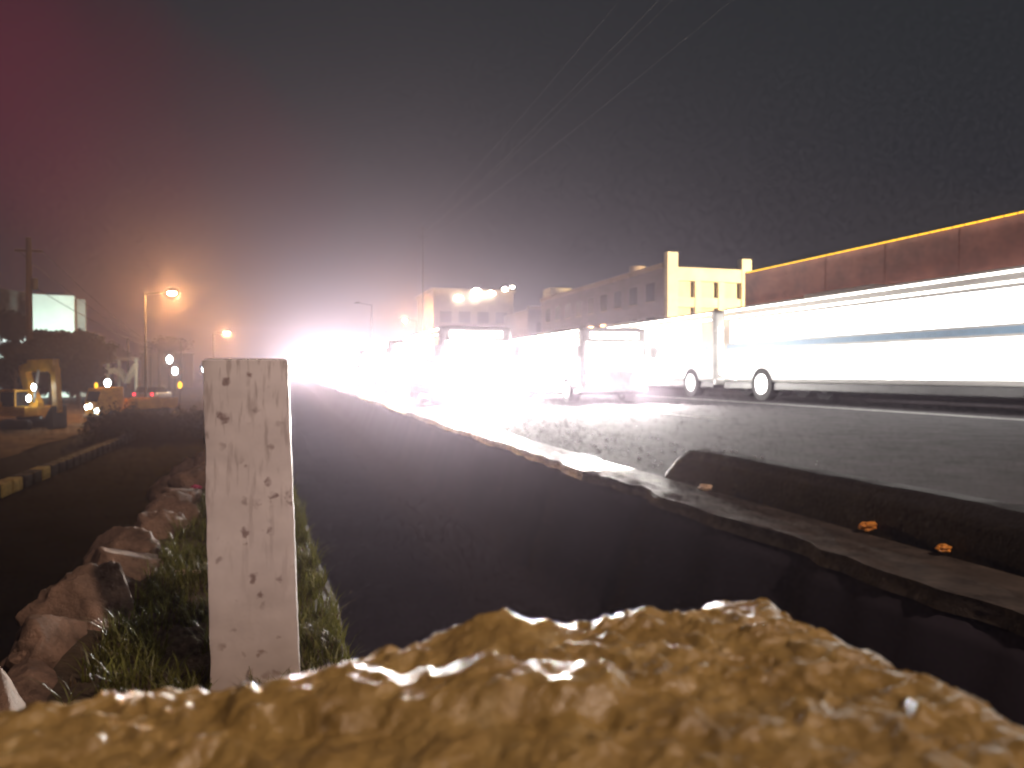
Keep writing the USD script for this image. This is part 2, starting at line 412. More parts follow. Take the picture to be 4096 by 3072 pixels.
def near_top():
    NX, NY = 420, 400
    sx, sy = np.linspace(-1.35, 1.22, NX), np.linspace(-1.0, 1.22, NY)
    SX, SY = np.meshgrid(sx, sy, indexing='ij')
    cx, hx, cy, hy = -0.022, 0.169, 0.03, 0.168
    x = cx + hx * np.clip(SX, -1, 1); yv = cy + hy * np.clip(SY, -1, 1)
    drop = np.maximum(np.clip(np.abs(SX) - 1, 0, 1), np.clip(np.abs(SY) - 1, 0, 1))
    q = np.stack([x * 1, yv * 1, 0 * x], -1)
    wob = lambda sc, sd: meshkit.fbm(q * sc, 4, sd) - 0.5
    ea = np.clip((np.maximum(np.abs(SX), np.abs(SY)) - 0.4) / 0.6, 0, 1) ** 2
    x = x + (0.016 * wob(22, 41) + 0.008 * wob(90, 44)) * ea; yv = yv + (0.016 * wob(20, 43) + 0.010 * wob(80, 45)) * ea
    z = 0.731 - 0.065 * np.clip(0.05 - x, 0, 1) + 0.0035 * wob(11, 51) + 0.0014 * wob(40, 52) + 0.0009 * wob(150, 53) + 0.0007 * wob(420, 54)
    ridge = 1 - np.abs(2 * meshkit.fbm(q * np.array([60, 90, 1]), 3, 61) - 1)
    z = z + 0.0018 * np.clip(ridge - 0.80, 0, 1) / 0.20 * np.clip((yv - 0.05) / 0.1, 0, 1)
    g = np.random.default_rng(3)
    for _ in range(900):
        px, py, r = g.uniform(-0.2, 0.15), g.uniform(-0.05, 0.20), 0.0010 + 0.0035 * g.uniform() ** 2.5
        hgt = g.choice([1, 1, 1, -0.8]) * r * g.uniform(0.2, 0.55)
        d2 = ((x - px) ** 2 + (yv - py) ** 2) / r ** 2
        z = z + hgt * np.exp(-d2 ** 2)
    # a flaked slab at the far edge, a hump beside it and one deep pit
    A, B = np.array([-0.004, 0.168]), np.array([0.060, 0.146])
    t = np.clip(((x - A[0]) * (B - A)[0] + (yv - A[1]) * (B - A)[1]) / ((B - A) @ (B - A)), 0, 1)
    d = np.hypot(x - A[0] - t * (B - A)[0], yv - A[1] - t * (B - A)[1])
    z = z + 0.0040 / (1 + np.exp((d - 0.009) / 0.0009))
    z = z + 0.0045 * np.exp(-(((x - 0.052) / 0.014) ** 2 + ((yv - 0.186) / 0.012) ** 2))
    z = z - 0.008 * np.exp(-((((x - 0.047) / 0.0032) ** 2 + ((yv - 0.094) / 0.0046) ** 2) ** 2))
    tt = 5.5 * meshkit.fbm(q * np.array([34, 52, 1]), 4, 71); fl = np.floor(tt); fr_ = np.clip((tt - fl - 0.86) / 0.14, 0, 1)
    z = z + 0.0005 * (fl + fr_ - 2.5)
    tt = 4.0 * meshkit.fbm(q * np.array([120, 150, 1]), 3, 73); fl = np.floor(tt); fr_ = np.clip((tt - fl - 0.8) / 0.2, 0, 1)
    z = z + 0.0007 * (fl + fr_ - 2)
    edge = np.maximum(np.clip((np.abs(SX) - 0.90) / 0.10, 0, 1) * (SX > -2), np.clip((SY - 0.90) / 0.10, 0, 1))
    z = z - 0.006 * edge ** 2
    z = np.where(drop > 0, z - 0.78 * np.clip(drop / 0.22, 0, 1) ** 1.5, z)
    P = np.stack([x, yv, z], -1).reshape(-1, 3)
    i, j = np.meshgrid(np.arange(NX - 1), np.arange(NY - 1), indexing='ij'); a = (i * NY + j).ravel()
    return trimesh.Trimesh(P, np.vstack([np.stack([a, a + NY, a + NY + 1], 1), np.stack([a, a + NY + 1, a + 1], 1)]), process=False)


obj('shaft', near_top(), 'wet_mortar', near, smooth=True)

# ------------------------------------------------------------------ dark kerb wall beside the lane, with two drain openings
import manifold3d as m3


def kerb_wall():
    prof = [(2.74, -0.05), (2.98, -0.05), (2.96, 0.18), (2.90, 0.25), (2.80, 0.245), (2.755, 0.18)]
    cs = m3.CrossSection([prof])
    body = m3.Manifold.extrude(cs, 9.0)                      # along z; then laid along y
    body = body.rotate([90, 0, 0]).translate([0, 5.0, 0])   # y runs from 5.0 back to -4.0
    cut = m3.Manifold.cube([1.0, 1.2, 1.0], True).rotate([-38, 0, 0]).translate([2.86, 5.40, 0.36])
    body = body - cut
    body = body.refine_to_length(0.05)
    mm = body.to_mesh(); v = np.array(mm.vert_properties[:, :3]); f = np.array(mm.tri_verts)
    v = v + 0.018 * (np.stack([meshkit.fbm(v * 5 + o, 3, o) for o in (1, 2, 3)], -1) - 0.5)
    return trimesh.Trimesh(v, f, process=False)


kw = obj('kerb_wall', kerb_wall(), 'kerb_concrete', smooth=40, label='low dark concrete kerb wall with a slanted end along the road edge', cat='kerb')

# ------------------------------------------------------------------ grass and small litter on the verge
def blades(n, xs, yr, hmin, hmax, seed, wid=0.0028, dens=None):
    g = np.random.default_rng(seed)
    yb = yr[0] + (yr[1] - yr[0]) * g.uniform(0, 1, n) ** 1.3
    xb = xs[0] + (xs[1] - xs[0]) * g.uniform(0, 1, n)
    keep = (xb < edge_x(yb) + 0.016) & (meshkit.fbm(np.stack([xb * 7, yb * 5, 0 * xb], -1), 3, 77) > 0.40)
    keep &= ~((np.abs(xb + 0.09) < 0.118) & (np.abs(yb - 1.98) < 0.118))
    xb, yb = xb[keep], yb[keep]; n = len(xb)
    h = g.uniform(hmin, hmax, n) * (0.5 + meshkit.fbm(np.stack([xb * 6, yb * 6, 0 * xb + 3], -1), 2, 7))
    a = g.uniform(0, 2 * PI, n); bend = g.uniform(0.15, 0.9, n) * h
    w = wid * g.uniform(0.6, 1.3, n); b = a + PI / 2 + g.normal(0, 0.3, n)
    P = []
    for t in (0, 0.35, 0.7, 1.0):
        c = np.stack([xb + np.cos(a) * bend * t ** 2, yb + np.sin(a) * bend * t ** 2, 0.0 + h * t * (1 - 0.25 * t)], -1)
        ww = (w * (1 - t ** 1.5))[:, None] * np.stack([np.cos(b), np.sin(b), 0 * b], -1)
        P += [c - ww, c + ww]
    P = np.stack(P, 1)
    base = (np.arange(n) * 8)[:, None]
    F = np.concatenate([base + np.array([q, q + 1, q + 3, q, q + 3, q + 2]) for q in (0, 2, 4)], 1).reshape(-1, 3)
    return trimesh.Trimesh(P.reshape(-1, 3), F, process=False)


obj('grass', blades(26000, (-0.52, 0.18), (1.0, 8.0), 0.04, 0.13, 11), 'grass_blade', smooth=False, label='short green grass on the verge around the white post', cat='grass', kind='stuff')
obj('dry_grass', blades(14000, (-0.55, 0.16), (0.8, 14.0), 0.02, 0.06, 12, 0.0022), 'dry_grass', smooth=False, label='dry brown stubble between the grass on the verge', cat='dry grass', kind='stuff')


def crumple(c, s, seed):
    m = trimesh.creation.icosphere(2, 1.0); v = m.vertices
    d = 0.6 + 0.9 * meshkit.noise(v * 2.2 + seed * 3.1, seed)
    return trimesh.Trimesh(v * d[:, None] * np.array([s, s * 0.8, s * 0.5]) + c, m.faces, process=False)


for (u, v, s, mat, lab) in ((180, 572, 0.022, 'scrap_paper', 'crumpled pale scrap in the grass left of the white post'), (196, 572, 0.016, 'scrap_paper', 'smaller tan scrap touching the white post in the grass'),
                            (196, 487, 0.030, 'scrap_pink', 'pink litter scrap behind the white post beside the stones'), (157, 563, 0.014, 'white_wall', 'tiny white litter bit lying beside the rubble stones')):
    d = 0.78 / (v - 373) * HF
    p = at(u, v, d); p[2] = 0.02
    obj('litter', crumple(p, s, int(u)), mat, smooth=False, label=lab, cat='litter')

for (x, y, z, sz, lab) in ((2.715, 2.92, 0.05, 0.042, 'larger orange scrap lying against the dark kerb wall'), (2.70, 2.47, 0.045, 0.030, 'smaller bright orange scrap lying against the dark kerb wall'), (2.66, 4.3, 0.035, 0.045, 'pale flat stone chip on the gutter beside the kerb wall end')):
    obj('litter', crumple((x, y, z), sz, int(y * 10)), 'scrap_orange' if 'orange' in lab else 'scrap_paper', smooth=False, label=lab, cat='litter')

gr = []
g0 = np.random.default_rng(44)
for _ in range(150):
    y0 = 5.2 + 9 * g0.uniform() ** 1.5; x0 = g0.normal(3.6, 0.45)
    m = trimesh.creation.icosphere(0, g0.uniform(0.006, 0.018)); m.vertices[:] = m.vertices * [1, 1.2, 0.7] + [x0, y0, 0.008]; gr.append(m)
obj('loose_gravel', cat(*gr), 'pebble', smooth=False, label='scattered pale gravel specks on the asphalt near the gutter', cat='gravel', kind='stuff')

# ------------------------------------------------------------------ vehicles
def loft(st, n=28, power=4.0):
    """st: rows of (y, half width, bottom, top)."""
    t = np.arange(n) * 2 * PI / n
    cx = np.sign(np.cos(t)) * np.abs(np.cos(t)) ** (2 / power); cz = np.sign(np.sin(t)) * np.abs(np.sin(t)) ** (2 / power)
    P = np.array([np.column_stack([w * cx, np.full(n, y), (zb + zt) / 2 + (zt - zb) / 2 * cz]) for (y, w, zb, zt) in st])
    V = P.reshape(-1, 3); f = []
    for i in range(len(st) - 1):
        for j in range(n):
            a, b = i * n + j, i * n + (j + 1) % n
            f += [[a, a + n, b + n], [a, b + n, b]]
    c0, c1 = len(V), len(V) + 1
    V = np.vstack([V, P[0].mean(0), P[-1].mean(0)])
    for j in range(n):
        f += [[c0, j, (j + 1) % n], [c1, (len(st) - 1) * n + (j + 1) % n, (len(st) - 1) * n + j]]
    m = trimesh.Trimesh(V, f, process=False); trimesh.repair.fix_normals(m); return m


def headlight_pair(t, x, z, y, r=0.085, power=None):
    for s in (-1, 1):
        h = obj('headlight', tube((s * x, y + 0.06, z), (s * x, y - 0.02, z), r * 1.25, r * 1.2, 20), 'steel', t)
        obj('lens', tube((s * x, y - 0.02, z), (s * x, y - 0.03, z), r, r * 0.9, 20), 'headlight_glass', h)


BEAM = 1700.0


def beams(t, x, z, y, power=1.0):
    for s in (-1, 1):
        spot(t, 'headlight_beam', (s * x, y - 0.12, z), (1, 0.95, 0.88), BEAM * power, 0.07)


def make_car(name, label, loc, group, paint):
    t = thing(name, label, 'car', loc, 0, group)
    obj('body', loft([(0.0, 0.60, 0.30, 0.60), (0.06, 0.74, 0.24, 0.68), (0.25, 0.84, 0.20, 0.74), (0.7, 0.88, 0.20, 0.82), (1.3, 0.89, 0.20, 0.92), (2.2, 0.90, 0.20, 0.95), (3.4, 0.90, 0.20, 0.98), (4.0, 0.87, 0.22, 1.0), (4.3, 0.80, 0.26, 0.96), (4.4, 0.68, 0.34, 0.84)]), paint, t)
    obj('cabin_glass', hull([(s * 0.80, 1.15, 0.86) for s in (-1, 1)] + [(s * 0.80, 4.0, 0.93) for s in (-1, 1)] + [(s * 0.60, 2.0, 1.40) for s in (-1, 1)] + [(s * 0.60, 3.15, 1.42) for s in (-1, 1)], 0.02), 'dark_window', t)
    obj('roof', hull([(s * 0.58, yy, 1.41) for s in (-1, 1) for yy in (1.98, 3.2)] + [(s * 0.5, yy, 1.44) for s in (-1, 1) for yy in (2.2, 3.0)], 0.025), paint, t)
    for s in (-1, 1):
        for a, b in (((0.81, 1.15, 0.90), (0.61, 1.98, 1.41)), ((0.83, 2.5, 0.92), (0.625, 2.55, 1.42)), ((0.80, 3.95, 0.95), (0.61, 3.2, 1.41))):
            obj('pillar', tube((s * a[0], a[1], a[2]), (s * b[0], b[1], b[2]), 0.035, n=8), paint, t)
        obj('mirror', rbox(min(s * 0.86, s * 1.04), max(s * 0.86, s * 1.04), 1.35, 1.47, 0.92, 1.06, 0.03), paint, t)
    for yy in (0.82, 3.45):
        for s in (-1, 1):
            wheel_parts(t, min(s * 0.70, s * 0.905), max(s * 0.70, s * 0.905), yy, 0.31)
    obj('grille', rbox(-0.42, 0.42, -0.015, 0.05, 0.42, 0.56, 0.012), 'black_plastic', t)
    obj('number_plate', box(-0.25, 0.25, -0.03, 0.0, 0.30, 0.40), 'white_wall', t)
    headlight_pair(t, 0.64, 0.62, 0.07)
    return t


def make_van(name, label, loc, group, paint):
    t = thing(name, label, 'van', loc, 0, group)
    side = [(0.0, 0.35), (0.0, 0.85), (0.12, 1.02), (0.75, 1.16), (1.55, 1.92), (1.9, 2.02), (4.9, 2.02), (4.95, 1.9), (4.95, 0.35)]
    obj('body', hull([(s * (0.88 if z < 1.3 else 0.80), yy, z) for yy, z in side for s in (-1, 1)], 0.04), paint, t)
    obj('windscreen', hull([(s * 0.76, 0.80, 1.23) for s in (-1, 1)] + [(s * 0.70, 1.42, 1.83) for s in (-1, 1)] + [(s * 0.76, 0.86, 1.18) for s in (-1, 1)] + [(s * 0.70, 1.46, 1.78) for s in (-1, 1)], 0.012), 'dark_window', t)
    for s in (-1, 1):
        obj('side_window', hull([(s * (0.935 - 0.11 * (z - 1.2)), yy, z) for yy, z in ((1.15, 1.28), (2.0, 1.28), (2.0, 1.75), (1.65, 1.75))] + [(s * 0.86, 1.6, 1.5)]), 'dark_window', t)
        obj('mirror', rbox(min(s * 0.92, s * 1.10), max(s * 0.92, s * 1.10), 1.15, 1.27, 1.16, 1.40, 0.03), 'black_plastic', t)
    for yy in (0.9, 3.9):
        for s in (-1, 1):
            wheel_parts(t, min(s * 0.72, s * 0.93), max(s * 0.72, s * 0.93), yy, 0.34)
    obj('bumper', rbox(-0.9, 0.9, -0.09, 0.1, 0.30, 0.52, 0.04), 'black_plastic', t)
    obj('grille', rbox(-0.4, 0.4, -0.05, 0.0, 0.62, 0.80, 0.012), 'black_plastic', t)
    headlight_pair(t, 0.68, 0.76, -0.03, 0.10)
    return t


def make_bus(name, label, loc, group, length=12.0, W=1.25, Ht=2.86, catg='bus'):
    t = thing(name, label, catg, loc, 0, group)
    k = Ht / 2.86
    obj('body', rbox(-W, W, 0, length, 0.50 * k, Ht, 0.14, 2), 'white_paint', t)
    obj('skirt', rbox(-W + 0.03, W - 0.03, 0.1, length - 0.1, 0.30 * k, 0.56 * k, 0.05), 'black_plastic', t)
    n = int((length - 1.2) / 1.35)
    pl = (length - 1.3) / n
    for s in (-1, 1):
        x = s * (W + 0.006)
        for i in range(n):
            y0 = 0.8 + i * pl
            fr = obj('window', box(min(x, x - s * 0.03), max(x, x - s * 0.03), y0, y0 + pl - 0.012, 1.74 * k, 2.46 * k), 'silver_paint', t)
            obj('pane', box(min(x + s * 0.001, x + s * 0.006), max(x + s * 0.001, x + s * 0.006), y0 + 0.012, y0 + pl - 0.024, 1.76 * k, 2.44 * k), 'lit_window', fr)
        obj('stripe', box(min(x, x - s * 0.02), max(x, x - s * 0.02), 0.3, length - 0.3, 1.56 * k, 1.71 * k), 'blue_stripe', t)
        obj('glowing_body_side', box(min(x, x - s * 0.02), max(x, x - s * 0.02), 0.12 + 1.58 * (length > 9), length - 0.3 - 2.9 * (length > 9), 0.66 * k + 0.1 * (k < 0.9), 1.50 * k), 'added_glow', t)  # white bus side made to glow by itself so it looks overexposed
        obj('roof_strip_lamp', box(min(x, x - s * 0.05), max(x, x - s * 0.05), 0.2, length - 0.2, 2.73 * k, 2.775 * k), 'strip_lamp', t)
        obj('window_strip_lamp', box(min(x, x - s * 0.03), max(x, x - s * 0.03), 0.2, length - 0.2, 2.53 * k, 2.575 * k), 'strip_lamp', t)
        for yy in (1.45 * k, length - 2.1 * k):
            wheel_parts(t, min(s * (W - 0.28), s * (W + 0.012)), max(s * (W - 0.28), s * (W + 0.012)), yy, 0.48 * (0.7 if k < 0.9 else 1))
        obj('mirror', rbox(min(s * (W - 0.02), s * (W + 0.18)), max(s * (W - 0.02), s * (W + 0.18)), -0.22, -0.12, 1.7 * k, 2.15 * k, 0.03), 'white_paint', t)
    ws = obj('windscreen', rbox(-W + 0.12, W - 0.12, -0.012, 0.1, 1.22 * k, 2.35 * k, 0.01), 'white_paint', t)
    obj('pane', box(-W + 0.15, W - 0.15, -0.018, -0.013, 1.26 * k, 2.31 * k), 'lit_window', ws)
    obj('destination_sign', box(-0.7, 0.7, -0.014, 0.1, 2.45 * k, 2.68 * k), 'strip_lamp', t)
    obj('bumper', rbox(-W + 0.02, W - 0.02, -0.08, 0.1, 0.42 * k, 0.62 * k, 0.03), 'white_paint', t)
    obj('roof_unit', rbox(-0.6 * W, 0.6 * W, length * 0.55, length * 0.75, Ht - 0.02, Ht + 0.14 * k, 0.05), 'white_paint', t)
    headlight_pair(t, W - 0.3, 0.86 * k, 0.0, 0.13)
    return t


def make_truck(name, label, loc, group, ht=4.1, length=14.0):
    t = thing(name, label, 'truck', loc, 0, group)
    W = 1.25
    obj('cab', hull([(s * W, yy, z) for s in (-1, 1) for yy, z in ((0.0, 0.5), (0.0, 1.5), (0.25, 3.0), (2.2, 3.1), (2.2, 0.5))], 0.05), 'brown_paint', t)
    obj('windscreen', hull([(s * 1.1, yy, z) for s in (-1, 1) for yy, z in ((-0.06, 1.65), (0.12, 2.7), (0.2, 2.7), (0.1, 1.65))]), 'dark_window', t)
    tr = obj('trailer', rbox(-W, W, 2.9, length, 1.2, ht, 0.05), 'brown_paint', t)
    for s in (-1, 1):
        for i in range(int((length - 3.2) / 2.4)):
            yy = 3.6 + i * 2.4
            obj('side_post', box(min(s * (W - 0.01), s * (W + 0.012)), max(s * (W - 0.01), s * (W + 0.012)), yy, yy + 0.09, 1.3, ht - 0.12), 'brown_paint', tr)
        for i in range(int((length - 3.0) / 0.35)):
            yy = 3.0 + i * 0.35
            obj('marker_lamp', rbox(min(s * W, s * (W + 0.05)), max(s * W, s * (W + 0.05)), yy, yy + 0.31, ht - 0.065, ht - 0.03, 0.012), 'amber_lamp', tr)
    obj('chassis', box(-0.5, 0.5, 0.6, length - 0.2, 0.75, 1.19), 'black_plastic', t)
    for yy in (1.0, 4.3, length - 3.2, length - 1.9):
        for s in (-1, 1):
            wheel_parts(t, min(s * 0.9, s * 1.22), max(s * 0.9, s * 1.22), yy, 0.5)
    headlight_pair(t, 0.95, 0.85, -0.05, 0.11)
    return t


G1 = 'white minibuses queueing with headlights on'
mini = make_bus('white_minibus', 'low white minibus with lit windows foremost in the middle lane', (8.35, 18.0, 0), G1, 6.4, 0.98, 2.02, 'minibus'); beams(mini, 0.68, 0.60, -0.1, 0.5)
for (x, yv, lab) in ((4.65, 18.5, 'white minibus foremost in the lane along the gutter'), (4.5, 27.5, 'white minibus second in the lane along the gutter'), (4.6, 41.0, 'white minibus third in the lane along the gutter'),
                     (4.3, 300.0, 'white minibus at the far end of the lane along the gutter'), (4.5, 90.0, 'white minibus well back in the lane along the gutter'), (4.6, 190.0, 'white minibus second from the far end in the lane along the gutter'),
                     (8.2, 26.5, 'white minibus second in the middle lane'), (8.4, 34.5, 'white minibus third in the middle lane'), (8.3, 60.0, 'white minibus far back in the middle lane')):
    c = copy_of(mini, 'white_minibus', lab, (x, yv, 0))
    for q in ('headlight_beam', 'headlight_beam_001'):
        UsdLux.SphereLight(stage.GetPrimAtPath(str(c.GetPath()) + '/' + q)).GetIntensityAttr().Set(BEAM * (1 + max(0, yv - 60) / 60))
G2 = 'white cars queueing with headlights on'
car = make_car('white_car', 'white saloon car between two minibuses in the lane along the gutter', (4.6, 60.0, 0), G2, 'white_paint'); beams(car, 0.64, 0.62, 0.0, 1.0)
for (x, yv, lab) in ((4.5, 130.0, 'white saloon car far off in the lane along the gutter'), (8.2, 45.0, 'white saloon car in the middle lane behind three minibuses'), (8.3, 100.0, 'white saloon car farthest off in the middle lane')):
    copy_of(car, 'white_car', lab, (x, yv, 0))
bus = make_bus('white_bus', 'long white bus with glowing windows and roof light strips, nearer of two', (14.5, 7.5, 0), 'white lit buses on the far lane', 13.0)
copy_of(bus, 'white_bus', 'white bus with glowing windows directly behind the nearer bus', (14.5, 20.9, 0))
truck = make_truck('box_truck', 'tall brown box lorry with a line of amber lamps along its roof behind the bus', (17.4, 6.0, 0), None, 4.55, 17.5)

# ------------------------------------------------------------------ street lamps
LAMP = 1900.0


def make_lamp(name, label, base, h, arm, ang, group, mat='sodium_lamp'):
    t = thing(name, label, 'street lamp', base, ang, group)
    obj('pole', tube((0, 0, 0), (0, 0, h), 0.09, 0.055, 10), 'pole_steel', t)
    obj('arm', tube((0, 0, h - 0.1), (arm, 0, h + 0.15), 0.04, 0.035, 8), 'pole_steel', t)
    hd = obj('lamp_head', hull([(arm - 0.1, s * 0.13, h + 0.17) for s in (-1, 1)] + [(arm + 0.65, s * 0.16, h + 0.16) for s in (-1, 1)] + [(arm + 0.2, 0, h + 0.30)], 0.03), 'pole_steel', t)
    if mat:
        obj('lamp', trimesh.Trimesh(trimesh.creation.icosphere(2, 1.0).vertices * [0.30, 0.20, 0.17] + [arm + 0.33, 0, h + 0.06], trimesh.creation.icosphere(2, 1.0).faces), mat, hd)
    if mat == 'sodium_lamp':
        l = UsdLux.SphereLight.Define(stage, str(t.GetPath()) + '/lamp_light'); l.CreateRadiusAttr(0.12); l.CreateNormalizeAttr(True)
        l.CreateIntensityAttr(LAMP); l.CreateColorAttr(Gf.Vec3f(1.0, 0.50, 0.15)); l.AddTranslateOp().Set(Gf.Vec3d(arm + 0.33, 0, h - 0.22))
    return t


def lamp_at(u, v, depth, zb, ang, label, arm=1.4, **kw):
    p = at(u, v, depth)
    a = math.radians(ang); q = p - np.array([math.cos(a), math.sin(a), 0]) * (arm + 0.33)
    return make_lamp('street_lamp', label, (q[0], q[1], zb), p[2] - zb - 0.06, arm, ang, 'street lamps along the road', **kw)


lamp_at(172, 293, 52, LOW, 0, 'sodium street lamp highest in the dark sky above the excavator')
lamp_at(227, 333, 100, LOW, 0, 'sodium street lamp low behind the top of the white post')
lamp_at(405, 320, 110, 0, 180, 'sodium street lamp glaring just above the headlight glare')
lamp_at(357, 304, 86, 0, 160, 'unlit street lamp with a faint glint between the post and the glaring lamp', mat=None)
bl_ = make_lamp('street_lamp', 'street lamp standing beside the kerb wall behind the camera', (4.6, -4.4, 0), 6.6, 1.0, 180, 'street lamps along the road', mat='plain_lamp')
gl_ = make_lamp('street_lamp', 'street lamp beyond the lorry that lights the yellow gable', (50.0, 24.0, 0), 9.0, 1.4, 120, 'street lamps along the road', mat='plain_lamp')
for t_, h_, arm_, pw_, col_ in ((gl_, 9.0, 1.4, 62000.0, (1.0, 0.76, 0.44)), (bl_, 6.6, 1.0, 600.0, (1.0, 0.74, 0.60))):
    l_ = UsdLux.SphereLight.Define(stage, str(t_.GetPath()) + '/lamp_light'); l_.CreateRadiusAttr(0.15); l_.CreateNormalizeAttr(True)
    l_.CreateIntensityAttr(pw_); l_.CreateColorAttr(Gf.Vec3f(*col_)); l_.AddTranslateOp().Set(Gf.Vec3d(arm_ + 0.33, 0, h_ - 0.25))
    if t_ is gl_:
        sh_ = UsdLux.ShapingAPI.Apply(l_.GetPrim()); sh_.CreateShapingConeAngleAttr(24); sh_.CreateShapingConeSoftnessAttr(0.4)
        l_.AddRotateZOp().Set(21.5 - 120.0); l_.AddRotateXOp().Set(88.0)

# ------------------------------------------------------------------ buildings on the right
def wall_frame(o, ex, pts):
    pass


yb = thing('gable_building', 'tall building with a bright yellow pillared gable and a long mauve side', 'building', (32.0, 58.0, 0))
GW, GH, GL = 8.6, 10.2, 34.0
obj('wall', box(0.0, GW, 0.6, GL, 0, GH), 'stucco_mauve', yb)
for x0 in (0.0, GW - 1.0):
    obj('corner_pilaster', rbox(x0 - 0.02, x0 + 1.02, -0.05, 0.59, 0, GH + (1.35 if x0 == 0 else 1.05), 0.03), 'stucco_yellow', yb)
obj('top_beam', rbox(1.02, GW - 1.02, 0.0, 0.59, GH - 1.15, GH + 0.05, 0.03), 'stucco_yellow', yb)
cw = (GW - 2.04 - 2 * 0.62) / 3
for i in range(3):
    x0 = 1.02 + i * (cw + 0.62)
    if i < 2:
        obj('pilaster', rbox(x0 + cw, x0 + cw + 0.62, 0.02, 0.59, 0, GH - 1.16, 0.02), 'stucco_yellow', yb)
    zt = GH - 1.16
    for j in range(4):
        z1 = zt - j * 2.35
        obj('recessed_panel', box(x0 + 0.002, x0 + cw - 0.28, 0.36, 0.595, z1 - 1.45, z1), 'stucco_recess', yb)
        obj('window', box(x0 + cw - 0.278, x0 + cw - 0.002, 0.50, 0.596, z1 - 1.45, z1), 'dark_window', yb)  # dark strip painted in for the shade beside the pilaster, not glazing
        obj('spandrel', rbox(x0 + 0.002, x0 + cw - 0.002, 0.10, 0.594, max(z1 - 2.345, 0), z1 - 1.453, 0.02), 'stucco_yellow', yb)
obj('parapet', box(-0.15, 0.15, 0.7, GL, GH, GH + 0.45), 'stucco_beige', yb)
for i in range(9):
    for z in (1.2, 4.3, 7.4):
        w = obj('window', box(-0.03, 0.05, 2.4 + i * 3.5, 4.0 + i * 3.5, z, z + 1.7), 'dark_window', yb)
        obj('sill', box(-0.14, 0.06, 2.3 + i * 3.5, 4.1 + i * 3.5, z - 0.12, z - 0.005), 'stucco_beige', w)
obj('roof_tank', tube((1.6, 9.0, GH), (1.6, 9.0, GH + 1.3), 0.8, n=16), 'stucco_beige', yb)
obj('stair_tower', rbox(0.1, 3.0, GL - 3.5, GL - 0.5, GH, GH + 1.6, 0.03), 'stucco_yellow', yb)

lb = thing('terrace_building', 'flat roofed beige building with a row of white terrace lamps far down the road', 'building', (20.5, 108.0, 0))
obj('wall', box(0, 12.5, 0, 14, 0, 13.2), 'stucco_beige', lb)
obj('roof', box(-0.3, 12.8, -0.3, 14.3, 13.2, 13.5), 'stucco_beige', lb)
for i in range(4):
    for z in (2, 5.2, 8.4):
        obj('window', box(1 + i * 2.9, 2.8 + i * 2.9, -0.04, 0.1, z, z + 1.7), 'dark_window', lb)
for (u, v, r) in ((457, 299, 0.55), (476, 291.5, 0.6), (474, 298, 0.5), (486, 294.5, 0.35), (492, 293, 0.5), (507, 288.5, 0.42), (515, 286, 0.3)):
    p = at(u, v, 111.0) - np.array([20.5, 108.0, 0]); p[1] = -0.35
    l = obj('terrace_lamp', trimesh.Trimesh(trimesh.creation.icosphere(2, r).vertices * [1.25, 0.6, 0.75] + p, trimesh.creation.icosphere(2, r).faces), 'terrace_lamp', lb)
    obj('bracket', tube(p, (p[0], 0.02, p[2]), 0.05, n=6), 'pole_steel', l)
sb = thing('side_block', 'plain mauve block between the terrace building and the gabled building', 'building', (31.5, 96.0, 0))
obj('wall', box(0, 9, 0, 20, 0, 9.6), 'stucco_mauve', sb)
obj('parapet', box(-0.1, 9.1, -0.1, 0.15, 9.6, 10.1), 'stucco_beige', sb)
for i in range(3):
    for z in (3.0, 6.2):
        obj('window', box(1.2 + i * 2.6, 2.6 + i * 2.6, -0.04, 0.1, z, z + 1.6), 'dark_window', sb)

# mast and overhead cables
p = at(423, 372, 112); ms = thing('mast', 'thin tall mast rising left of the terrace building', 'mast', (p[0], p[1], 0))
obj('pole', tube((0, 0, 0), (0, 0, 23.5), 0.16, 0.07, 8), 'pole_steel', ms)
for z in (21.5, 22.8):
    obj('cross_arm', box(-0.9, 0.9, -0.05, 0.05, z, z + 0.1), 'pole_steel', ms)


def sag(a, b, s, n=40):
    t = np.linspace(0, 1, n)[:, None]; q = (1 - t) * a + t * b; q[:, 2] -= s * 4 * (t * (1 - t))[:, 0]; return q


def cable(name, pts, r, **kw):
    c = cat(*[tube(pts[i], pts[i + 1], r, n=5) for i in range(len(pts) - 1)])
    return obj(name, c, 'cable', smooth=True, **kw)


for i, (dx, z0, xe, ze) in enumerate(((-0.8, 22.9, 9.5, 13.0), (0.8, 22.9, 11.5, 13.0), (-0.8, 21.6, 9.5, 11.4), (0.8, 21.6, 11.8, 11.2))):
    cable('overhead_cable', sag(np.array([p[0] + dx, p[1], z0]), np.array([xe, -6.0, ze]), 1.0), 0.008, label='thin dark overhead cable across the upper right sky, ' + ('uppermost of the four', 'second from the top', 'third from the top', 'lowest of the four')[i], cat='cable', group='overhead cables over the road')

